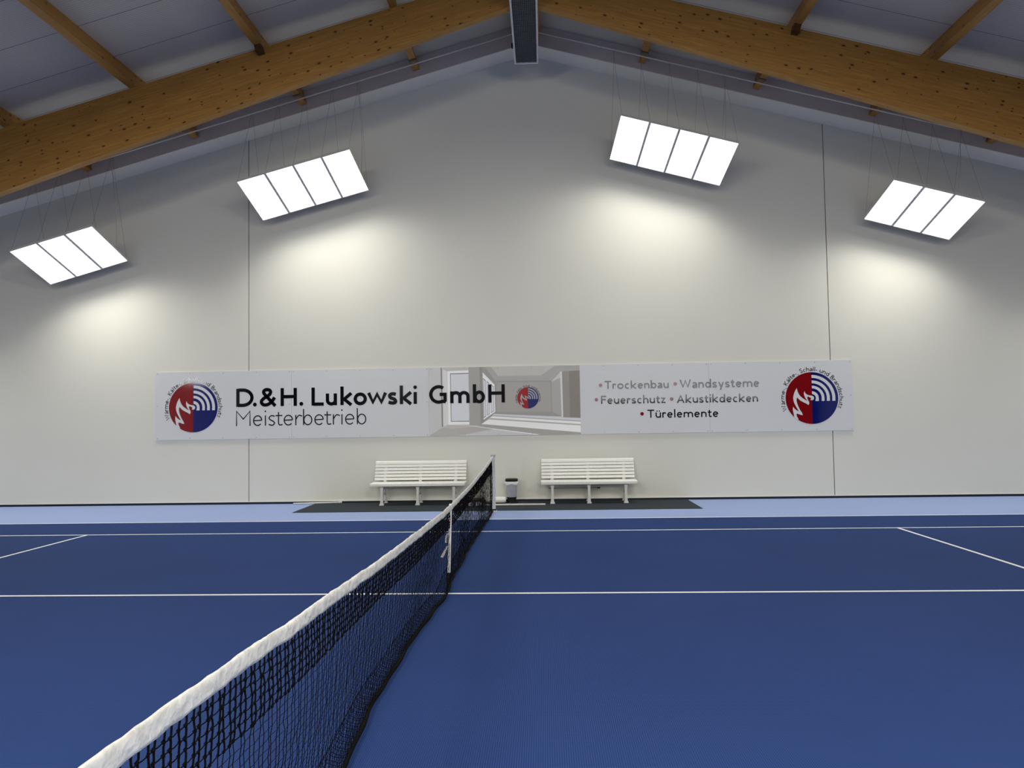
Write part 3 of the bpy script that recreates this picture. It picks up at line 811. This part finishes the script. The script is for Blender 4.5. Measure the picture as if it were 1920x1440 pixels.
WID = {'D': .98, '.': .22, '&': .95, 'H': .92, 'L': .66, 'u': .62, 'k': .68, 'o': .74, 'w': 1.11, 's': .50, 'i': .19, 'G': .95, 'm': 1.07, 'b': .67, 'M': .98, 'e': .62,
       't': .42, 'r': .42, 'T': .78, 'c': .56, 'n': .62, 'a': .54, 'd': .67, 'y': .64, 'F': .60, 'h': .62, 'z': .52, 'A': .88, 'l': .19, 'K': .74, '-': .30, ',': .2,
       'S': .58, 'B': .66, 'W': 1.25, ' ': .28}
def glyph(ch, w, s, xh=.655, asc=1.03):
    """centre-line strokes of a humanist sans letter in a box w wide (cap height 1); returns strokes and round dots"""
    m = s / 2; h = xh; D = []; dots = []
    V = lambda x, a, b: D.append([(x, a), (x, b)])
    hm = m * 0.82                                                   # horizontals a little thinner
    if ch in 'üä':
        base = {'ü': 'u', 'ä': 'a'}[ch]; D, dots = glyph(base, w, s, xh, asc)
        r = max(s * 0.5, .055); return D, dots + [(w * .28, h + .17, r), (w * .72, h + .17, r)]
    if ch == 'D': D.append([(m, 0), (m, 1)]); D.append([(m, 1 - hm), (w * .38, 1 - hm)] + arc(w * .38, .5, w * .62 - m, .5 - hm, 90, -90, 24) + [(m, hm)])
    elif ch == '.': dots.append((w / 2, max(.1, s * .58), max(.1, s * .58) if s > .1 else .07))
    elif ch == '&':
        Q = [(622, 436), (560, 370), (500, 305), (472, 272), (464, 246), (480, 224), (512, 217), (545, 226), (557, 250), (545, 280), (510, 308), (465, 335), (436, 366), (437, 395), (460, 417), (495, 421), (535, 408), (575, 375), (612, 322)]
        D.append(cr([((a - 412) / 225 * w, (440 - b) / 240) for a, b in Q]))
    elif ch == 'H': V(m, 0, 1); V(w - m, 0, 1); D.append([(m, .52), (w - m, .52)])
    elif ch == 'L': V(m, 0, 1); D.append([(m, hm), (w, hm)])
    elif ch == 'u': D.append([(m, h), (m, h * .45)] + arc(w / 2, h * .42, w / 2 - m, h * .42 - hm, 180, 360, 14)[1:] ); V(w - m, 0, h)
    elif ch == 'n': D.append([(w - m, 0), (w - m, h * .55)] + arc(w / 2, h * .58, w / 2 - m, h * .42 - hm, 0, 180, 14)[1:]); V(m, 0, h)
    elif ch == 'h': D.append([(w - m, 0), (w - m, h * .55)] + arc(w / 2, h * .58, w / 2 - m, h * .42 - hm, 0, 180, 14)[1:]); V(m, 0, asc)
    elif ch == 'm':
        q = (w - s) / 4
        for c in (1, 3):
            cx = m + q * c
            D.append([(cx + q, 0), (cx + q, h * .55)] + arc(cx, h * .58, q, h * .42 - hm, 0, 180, 14)[1:])
        V(m, 0, h)
    elif ch == 'k': V(m, 0, asc); D.append([(w * .92, h), (s * 1.15, h * .50), (w - m * .6, 0)])
    elif ch == 'o': D.append(arc(w / 2, h / 2, w / 2 - m, h / 2 - hm + .01, 0, 360, 32))
    elif ch == 'w': D.append([(m * .95, h), (w * .29, s * .72), (w * .5, h - s * .4), (w * .71, s * .72), (w - m * .95, h)])
    elif ch == 's': D.append(cr([(w - m * .8, h - hm - .035), (w * .60, h - hm), (w * .32, h - hm - .02), (m, h * .74), (w * .28, h * .56), (w * .68, h * .43), (w - m, h * .26), (w * .74, hm + .015), (w * .42, hm - .005), (m * .3, hm + .045)]))
    elif ch == 'S': D.append(cr([(w - m * 1.2, 1 - hm - .04), (w * .62, 1 - hm), (w * .30, 1 - hm - .03), (m, .77), (w * .26, .58), (w * .70, .43), (w - m, .25), (w * .74, hm + .02), (w * .40, hm), (m * .4, hm + .06)]))
    elif ch == 'i': V(w / 2, 0, h); dots.append((w / 2, .92, max(s * .55, .05)))
    elif ch == 'l': V(w / 2, 0, asc)
    elif ch == 'G': D.append(arc(w * .54, .5, w * .54 - m, .5 - hm, 54, 296, 28) + [(w - m * .6, .10)]); V(w - m, .09, .50 + hm * .9); D.append([(w, .50), (w * .60, .50)])
    elif ch == 'b': V(m, 0, asc); D.append(arc(w * .52, h / 2, w * .48 - m, h / 2 - hm + .01, 0, 360, 30))
    elif ch == 'd': V(w - m, 0, asc); D.append(arc(w * .48, h / 2, w * .48 - m, h / 2 - hm + .01, 0, 360, 30))
    elif ch == 'M': D.append([(m, 0), (m, 1 - m * 1.4), (w / 2, .44), (w - m, 1 - m * 1.4), (w - m, 0)])
    elif ch == 'e': D.append([(m * 1.2, h * .50), (w - m, h * .53)]); D.append([(w - m, h * .53)] + arc(w / 2, h / 2, w / 2 - m, h / 2 - hm + .01, 8, 318, 28))
    elif ch == 'c': D.append(arc(w * .55, h / 2, w * .55 - m, h / 2 - hm + .01, 50, 310, 24))
    elif ch == 't': D.append(cr([(w * .42, .86), (w * .42, .5), (w * .42, .18), (w * .52, hm + .02), (w * .72, hm), (w, hm + .03)])); D.append([(0, h - hm), (w * .98, h - hm)])
    elif ch == 'r': V(m, 0, h); D.append(cr([(m, h * .55), (w * .40, h * .88), (w * .65, h - hm), (w, h - hm - .06)]))
    elif ch == 'T': D.append([(0, 1 - hm), (w, 1 - hm)]); V(w / 2, 0, 1)
    elif ch == 'F': V(m, 0, 1); D.append([(m, 1 - hm), (w, 1 - hm)]); D.append([(m, .53), (w * .92, .53)])
    elif ch == 'a': D.append(cr([(w * .12, h - hm - .06), (w * .38, h - hm), (w * .68, h - hm - .01), (w - m, h * .70), (w - m, h * .45), (w - m, 0)])); D.append(cr([(w - m, h * .52), (w * .55, h * .50), (m * 1.4, h * .36), (m, h * .22), (w * .22, hm + .01), (w * .48, hm), (w - m, h * .26)]))
    elif ch == 'y': D.append([(m * .9, h), (w * .54, .04)]); D.append([(w - m * .9, h), (w * .36, -.30)])
    elif ch == 'z': D.append([(.02, h - hm), (w - m * 1.1, h - hm), (m * 1.1, hm), (w, hm)])
    elif ch == 'A': D.append([(m * .8, 0), (w / 2, 1 - m * 1.5), (w - m * .8, 0)]); D.append([(w * .24, .32), (w * .76, .32)])
    elif ch == 'K': V(m, 0, 1); D.append([(w * .92, 1), (s * 1.1, .53), (w - m * .6, 0)])
    elif ch == '-': D.append([(0, .30), (w, .30)])
    elif ch == ',': D.append([(w * .62, .10), (w * .30, -.14)])
    elif ch == 'B': V(m, 0, 1); D.append([(m, 1 - hm), (w * .45, 1 - hm)] + arc(w * .5, .765, w * .40 - m, .235 - hm, 90, -90, 12) + [(m, .53)]); D.append([(m, .53), (w * .5, .53)] + arc(w * .52, .265, w * .48 - m, .265 - hm, 90, -90, 12) + [(m, hm)])
    elif ch == 'W': D.append([(m * .8, 1), (w * .28, s * .72), (w * .5, 1 - s * .7), (w * .72, s * .72), (w - m * .8, 1)])
    return D, dots
def ribbon(pl, hw):
    """flat stroke with mitred joints: quads in 2-D"""
    q = [pl[0]]
    for p in pl[1:]:
        if math.hypot(p[0] - q[-1][0], p[1] - q[-1][1]) > 1e-5: q.append(p)
    closed = math.hypot(q[0][0] - q[-1][0], q[0][1] - q[-1][1]) < 1e-4 and len(q) > 3
    if closed: q = q[:-1]
    n = len(q); L = []; Rr = []
    for i in range(n):
        a = q[i - 1] if (i or closed) else None; b = q[(i + 1) % n] if (i < n - 1 or closed) else None
        d1 = Vector((q[i][0] - a[0], q[i][1] - a[1])).normalized() if a else None
        d2 = Vector((b[0] - q[i][0], b[1] - q[i][1])).normalized() if b else None
        d1 = d1 or d2; d2 = d2 or d1
        n1 = Vector((-d1.y, d1.x)); n2 = Vector((-d2.y, d2.x)); mi = n1 + n2
        if mi.length < 1e-3: mi = n1.copy()
        mi.normalize(); k = min(1 / max(mi.dot(n1), 0.25), 1.5)
        L.append((q[i][0] + mi.x * hw * k, q[i][1] + mi.y * hw * k)); Rr.append((q[i][0] - mi.x * hw * k, q[i][1] - mi.y * hw * k))
    vs = L + Rr; fs = [(i, (i + 1) % n, (i + 1) % n + n, i + n) for i in range(n if closed else n - 1)]
    return vs, fs
def put(mb, vs, fs, f, y):
    """faces turned towards the room (-Y)"""
    P3 = [f(p) for p in vs]; P3 = [(p[0], y, p[1]) for p in P3]; out = []
    for q in fs:
        a, b, c = (P3[q[0]], P3[q[1]], P3[q[2]])
        cr_ = (b[0] - a[0]) * (c[2] - a[2]) - (b[2] - a[2]) * (c[0] - a[0])
        out.append(tuple(q) if cr_ > 0 else tuple(q)[::-1])
    mb.add(P3, out)
def put_glyph(mb, ch, w, s, f, y, xh=.655, dy=0.0):
    D, dots = glyph(ch, w, s, xh)
    for i, pl in enumerate(D):
        vs, fs = ribbon(pl, s / 2); put(mb, vs, fs, f, y - 0.00012 * i)
    for cx, cz, r in dots:
        vs = [(cx + r * math.cos(a), cz + r * math.sin(a)) for a in np.linspace(0, 2 * math.pi, 20)[:-1]]
        put(mb, vs, [tuple(range(19))], f, y - 0.0004)
def text_line(mb, txt, x0, x1, z, cap, s, y, gap=.14, xh=.655):
    tot = sum(WID[c if c not in 'üä' else {'ü': 'u', 'ä': 'a'}[c]] for c in txt) + gap * (len(txt) - 1)
    k = (x1 - x0) / (tot * cap); x = x0
    for ch in txt:
        wn = WID[{'ü': 'u', 'ä': 'a'}.get(ch, ch)]
        if ch != ' ':
            put_glyph(mb, ch, wn * k, s, lambda p, x=x: (x + p[0] * cap, z + p[1] * cap), y, xh)
        x += (wn + gap) * k * cap

INK = m_noise('black_vinyl', (0.004, 0.004, 0.005), (0.006, 0.006, 0.008), 10, 0.05, 0.0, 0.001, 0.9)
INK2 = m_noise('dark_grey_vinyl', (0.012, 0.013, 0.016), (0.016, 0.017, 0.02), 10, 0.05, 0.0, 0.001, 0.9)
RED = m_noise('red_vinyl', (0.20, 0.003, 0.006), (0.22, 0.004, 0.007), 6, 0.05, 0.0, 0.001, 0.9)
NAVY = m_noise('blue_vinyl', (0.003, 0.007, 0.115), (0.004, 0.009, 0.13), 6, 0.05, 0.0, 0.001, 0.9)
BOARD = m_noise('board_white', (0.66, 0.67, 0.70), (0.68, 0.69, 0.72), 0.8, 0.35, 0.0, 0.001, 0.25)
def flat(poly): return [tuple(t) for t in tessellate_polygon([[Vector((p[0], p[1], 0)) for p in poly]])]

def emblem(parent, cx, cz, R, y, red, navy, white, ink):
    f = lambda p: (cx + p[0] * R, cz + p[1] * R)
    mb = MB(); poly = arc(0, 0, 1, 1, 90, 270, 48); put(mb, poly, flat(poly), f, y)
    e = mb.build('emblem', red, parent)
    mb = MB(); poly = arc(0, 0, 1, 1, -90, 90, 48); put(mb, poly, flat(poly), f, y); mb.build('blue_half', navy, e)
    mb = MB()
    for ro, ri in ((.893, .777), (.683, .571), (.479, .374), (.263, .151)):
        lo, li = -.118, -.118
        oa = arc(0, 0, ro, ro, math.degrees(math.acos(.012 / ro)), 0, 20) + [(ro * .995, lo)]
        ia = [(ri * (.99 if ri > .2 else .85), li)] + arc(0, 0, ri, ri, 0, math.degrees(math.acos(.012 / ri)), 20)
        n = len(oa); ia = ia[::-1]
        put(mb, oa + ia, [(i, i + 1, n + i + 1, n + i) for i in range(n - 1)], f, y - 0.0008)
    mb.build('sound_waves', white, e)
    C, RR = (789, 732), 476
    top = [(520, 545), (535, 610), (570, 680), (620, 730), (680, 770), (708, 785)]
    z2 = [(670, 730), (650, 675), (648, 640), (658, 603)]
    z3 = [(672, 640), (705, 668), (745, 682), (790, 690), (818, 704), (828, 735), (815, 763), (790, 772), (760, 768)]
    z4 = [(775, 745), (760, 722), (725, 706), (706, 712), (712, 755), (735, 800), (737, 832), (722, 860)]
    z5 = [(690, 835), (640, 810), (580, 775), (545, 742), (525, 715)]
    z6 = [(512, 740), (512, 790), (532, 865), (570, 950), (602, 1002), (613, 1045)]
    z7 = [(570, 1035), (530, 1018), (500, 1016)]
    z8 = [(505, 1060), (532, 1112)]
    z9 = [(532, 1134), (462, 1084)]
    z10 = [(448, 1010), (438, 940), (445, 885)]
    z11 = [(468, 922), (510, 955), (548, 975)]
    z12 = [(500, 890), (462, 805), (451, 725), (470, 640), (498, 580)]
    P = []
    for seg in (top, z2, z3, z4, z5, z6, z7, z8): P += cr(seg, 4) if len(seg) > 2 else seg
    P += z9
    for seg in (z10, z11, z12): P += cr(seg, 4)
    poly = [((a - C[0]) / RR, -(b - C[1]) / RR) for a, b in P]
    mb = MB(); put(mb, poly, flat(poly), f, y - 0.0016); mb.build('flame', white, e)
    # lettering around the disc
    txt = 'Wärme-, Kälte-, Schall- und Brandschutz'; cap = .165; gap = .13; rb = 1.045; s = .135
    ws = [WID[{'ü': 'u', 'ä': 'a'}.get(c, c)] for c in txt]
    tot = sum(ws) + gap * (len(txt) - 1); span = math.radians(205.5 + 21.6); k = span / tot
    mb = MB(); acc = 0; kx = k * (rb + cap * .35) / cap
    for ch, wn in zip(txt, ws):
        if ch != ' ':
            a = math.radians(205.5) - (acc + wn / 2) * k
            ca, sa = math.cos(a), math.sin(a)
            def g(p, ca=ca, sa=sa, wn=wn):
                t = (p[0] - wn * kx / 2) * cap; r = rb + p[1] * cap
                return f((r * ca + t * sa, r * sa - t * ca))
            put_glyph(mb, ch, wn * kx, s, g, y)
        elif mb.v: mb.build('ring_lettering', ink, e); mb = MB()
        acc += wn + gap
    mb.build('ring_lettering', ink, e)
    return e

def picture(parent):
    S_ = {k: m_noise('print_%s' % k, tuple(min(.97, v * 1.75) for v in c), tuple(min(.98, v * 1.80) for v in c), 8, 0.35, 0.0, 0.001, 0.25) for k, c in {
        'a': (.37, .37, .38), 'b': (.36, .36, .36), 'c': (.13, .125, .12), 'd': (.44, .44, .44), 'e': (.56, .565, .575), 'f': (.05, .05, .055), 'g': (.43, .44, .47),
        'h': (.245, .235, .225), 'i': (.19, .18, .17), 'j': (.33, .325, .31), 'k': (.26, .255, .25), 'l': (.155, .14, .125), 'm': (.21, .205, .2), 'n': (.41, .42, .45), 'o': (.62, .63, .66), 'q': (.29, .28, .265)}.items()}
    keys = list(S_); mb = MB()
    xa, xb, za, zb = -1.438, 1.757, 1.400, 2.858
    def mp(p):   # crop pixels of the print -> board plane
        u = (p[0] - 795) / (1876 - 795); top = 112 - 20 * u; bot = 598 - 11 * u
        v = (p[1] - top) / (bot - top); return (xa + (xb - xa) * u, zb + (za - zb) * v)
    L = [
     ('a', [(795, 112), (1876, 92), (1876, 587), (795, 598)]),
     ('b', [(795, 112), (880, 110), (885, 535), (795, 592)]),
     ('c', [(876, 111), (892, 111), (893, 527), (880, 533)]), ('b', [(884, 111), (894, 111), (895, 527), (888, 530)]),
     ('d', [(892, 124), (928, 140), (930, 515), (893, 526)]),
     ('j', [(892, 111), (1078, 108), (1078, 128), (925, 136), (892, 122)]),
     ('e', [(925, 135), (1077, 129), (1078, 514), (928, 517)]),
     ('f', [(944, 152), (1077, 148), (1078, 495), (946, 495)]), ('g', [(948, 157), (1077, 153), (1078, 490), (950, 491)]),
     ('h', [(1077, 107), (1156, 106), (1161, 525), (1080, 523)]),
     ('i', [(1156, 106), (1180, 106), (1182, 502), (1161, 525)]),
     ('m', [(1178, 106), (1196, 105), (1276, 212), (1276, 430), (1181, 502)]),
     ('e', [(1179, 144), (1264, 232), (1267, 424), (1181, 482)]),
     ('f', [(1181, 183), (1200, 202), (1200, 458), (1182, 470)]), ('g', [(1183, 190), (1198, 206), (1198, 455), (1184, 464)]),
     ('f', [(1208, 205), (1226, 222), (1226, 440), (1208, 452)]), ('g', [(1210, 211), (1224, 226), (1224, 437), (1210, 447)]),
     ('f', [(1236, 226), (1258, 246), (1258, 418), (1236, 434)]), ('g', [(1238, 232), (1256, 249), (1256, 416), (1238, 430)]),
     ('k', [(1196, 105), (1876, 92), (1876, 126), (1742, 136), (1670, 212), (1276, 214)]),
     ('j', [(1240, 104), (1700, 96), (1600, 165), (1290, 170)]),
     ('m', [(1276, 204), (1676, 202), (1670, 214), (1276, 216)]),
     ('h', [(1276, 214), (1670, 212), (1672, 425), (1276, 430)]),
     ('k', [(1670, 212), (1740, 182), (1742, 462), (1672, 425)]), ('m', [(1666, 212), (1674, 212), (1676, 425), (1668, 425)]),
     ('d', [(1735, 138), (1749, 136), (1753, 464), (1742, 462)]),
     ('l', [(1749, 136), (1876, 128), (1876, 470), (1753, 466)]), ('i', [(1749, 136), (1800, 133), (1800, 467), (1753, 466)]),
     ('m', [(1276, 430), (1672, 424), (1742, 460), (1258, 440)]),
     ('n', [(1258, 440), (1876, 474), (1876, 492), (1246, 450)]), ('q', [(1250, 450), (1876, 490), (1876, 497), (1244, 457)]),
     ('o', [(1244, 457), (1876, 498), (1876, 516), (1226, 472)]), ('q', [(1228, 470), (1876, 515), (1876, 524), (1222, 478)]),
     ('o', [(1220, 480), (1876, 525), (1876, 574), (1165, 512)]),
     ('h', [(1160, 526), (1166, 512), (1876, 574), (1876, 587), (1570, 590), (1090, 530)]),
     ('o', [(1078, 523), (1090, 523), (1585, 588), (1560, 591), (1080, 528)]),
     ('q', [(795, 590), (885, 537), (925, 520), (1078, 524), (1250, 548), (1000, 592), (795, 598)]),
     ('j', [(885, 537), (925, 519), (1078, 524), (1120, 530), (950, 545)]),
    ]
    for i, (k, p) in enumerate(L):
        mb.m = keys.index(k); put(mb, p, flat(p), mp, YS - 0.0006 - 0.00004 * i)
    return mb.build('picture_print', [S_[k] for k in keys], parent)

def board():
    x0, x1, z0, z1 = -7.42, 7.42, 1.396, 2.865
    t = thing('sponsor_board', 'long white advertising board with black lettering and red-blue emblems on the back wall', 'board', (0, YS, z0))
    sx = [x0, -4.43, -1.455, 1.50, 4.46, x1]
    for i in range(5):
        mb = MB(); mb.box(sx[i] + (0.0015 if i else 0), sx[i + 1] - (0.0015 if i < 4 else 0), YS, YS + 0.02, z0, z1)
        mb.build('board_panel', BOARD, t)
    scr = m_noise('screw_head', (0.30, 0.31, 0.33), (0.4, 0.41, 0.43), 10, 0.4, 0.02)
    for i in range(5):
        a, b = sx[i] + 0.045, sx[i + 1] - 0.045
        pts = [(a + (b - a) * k / 4, z) for k in range(5) for z in (z0 + 0.035, z1 - 0.035)] + [(a, (z0 + z1) / 2), (b, (z0 + z1) / 2)]
        for x, z in pts:
            mb = MB(); mb.tube([(x, YS, z), (x, YS - 0.004, z)], 0.010, 8); mb.build('screw', scr, t)
    picture(t)
    y = YS - 0.0035
    # headline: letters at their measured places
    u = 1.0 / 240 * 0.387; xa = -5.635; S7 = 7.1111
    px2x = lambda p: xa + (p - 93) * (5.799 / 3583)
    def words(name, items, mt, z, cap, s, xh=.655):
        mb = MB()
        for ch, a, b in items:
            A, B = px2x(a), px2x(b)
            put_glyph(mb, ch, (B - A) / cap, s, lambda p, A=A: (A + p[0] * cap, z + p[1] * cap), y, xh)
        mb.build(name, mt, t)
    words('lettering', [('D', 93, 328), ('.', 318, 372), ('&', 412, 637), ('H', 692, 912), ('.', 945, 997)], INK, 2.094, 0.387, .187)
    words('lettering', [('L', 1108, 1272), ('u', 1300, 1450), ('k', 1495, 1655), ('o', 1672, 1850), ('w', 1852, 2120), ('s', 2131, 2253), ('k', 2287, 2450), ('i', 2470, 2516)], INK, 2.094, 0.387, .187)
    words('lettering', [('G', 2678, 2910), ('m', 2955, 3213), ('b', 3255, 3416), ('H', 3457, 3677)], INK, 2.094, 0.387, .187)
    mb = MB()
    for ch, a, b in (('M', 90, 287), ('e', 320, 445), ('i', 478, 496), ('s', 529, 617), ('t', 625, 718), ('e', 733, 860), ('r', 889, 982), ('b', 993, 1118), ('e', 1145, 1272), ('t', 1278, 1372), ('r', 1393, 1487), ('i', 1505, 1525), ('e', 1557, 1682), ('b', 1713, 1840)):
        A, B = px2x(a), px2x(b); cap = 0.334
        put_glyph(mb, ch, (B - A) / cap, .072, lambda p, A=A: (A + p[0] * cap, 1.680 + p[1] * cap), y, .66)
    mb.build('lettering', INK2, t)
    for txt, a, b, z, c, dx, dz in (('Trockenbau', 2.279, 3.621, 2.344, .168, 2.192, 2.426), ('Wandsysteme', 3.852, 5.501, 2.338, .176, 3.758, 2.428), ('Feuerschutz', 2.197, 3.545, 2.030, .170, 2.098, 2.122),
                                    ('Akustikdecken', 3.783, 5.466, 2.025, .170, 3.675, 2.112), ('Türelemente', 3.161, 4.637, 1.721, .169, 3.050, 1.808)):
        mb = MB(); text_line(mb, txt, a, b, z, c, .155, y); mb.build('lettering', INK, t)
        mb = MB(); r = 0.037; vs = [(r * math.cos(q), r * math.sin(q)) for q in np.linspace(0, 2 * math.pi, 24)[:-1]]
        put(mb, vs, [tuple(range(23))], lambda p, dx=dx, dz=dz: (dx + p[0], dz + p[1]), y); mb.build('bullet', RED, t)
    emblem(t, 6.575, 2.082, 0.540, y, RED, NAVY, BOARD, INK)
    emblem(t, -6.579, 2.093, 0.536, y, RED, NAVY, BOARD, INK)
    pr, pb = m_noise('print_red', (.34, .02, .025), (.36, .025, .03), 6, 0.2, 0.0), m_noise('print_blue', (.018, .028, .13), (.02, .032, .15), 6, 0.2, 0.0)
    pw = m_noise('print_pale', (.42, .42, .45), (.44, .44, .47), 6, 0.2, 0.0)
    emblem(t, 0.655, 2.184, 0.227, y, pr, pb, pw, INK2)
board()
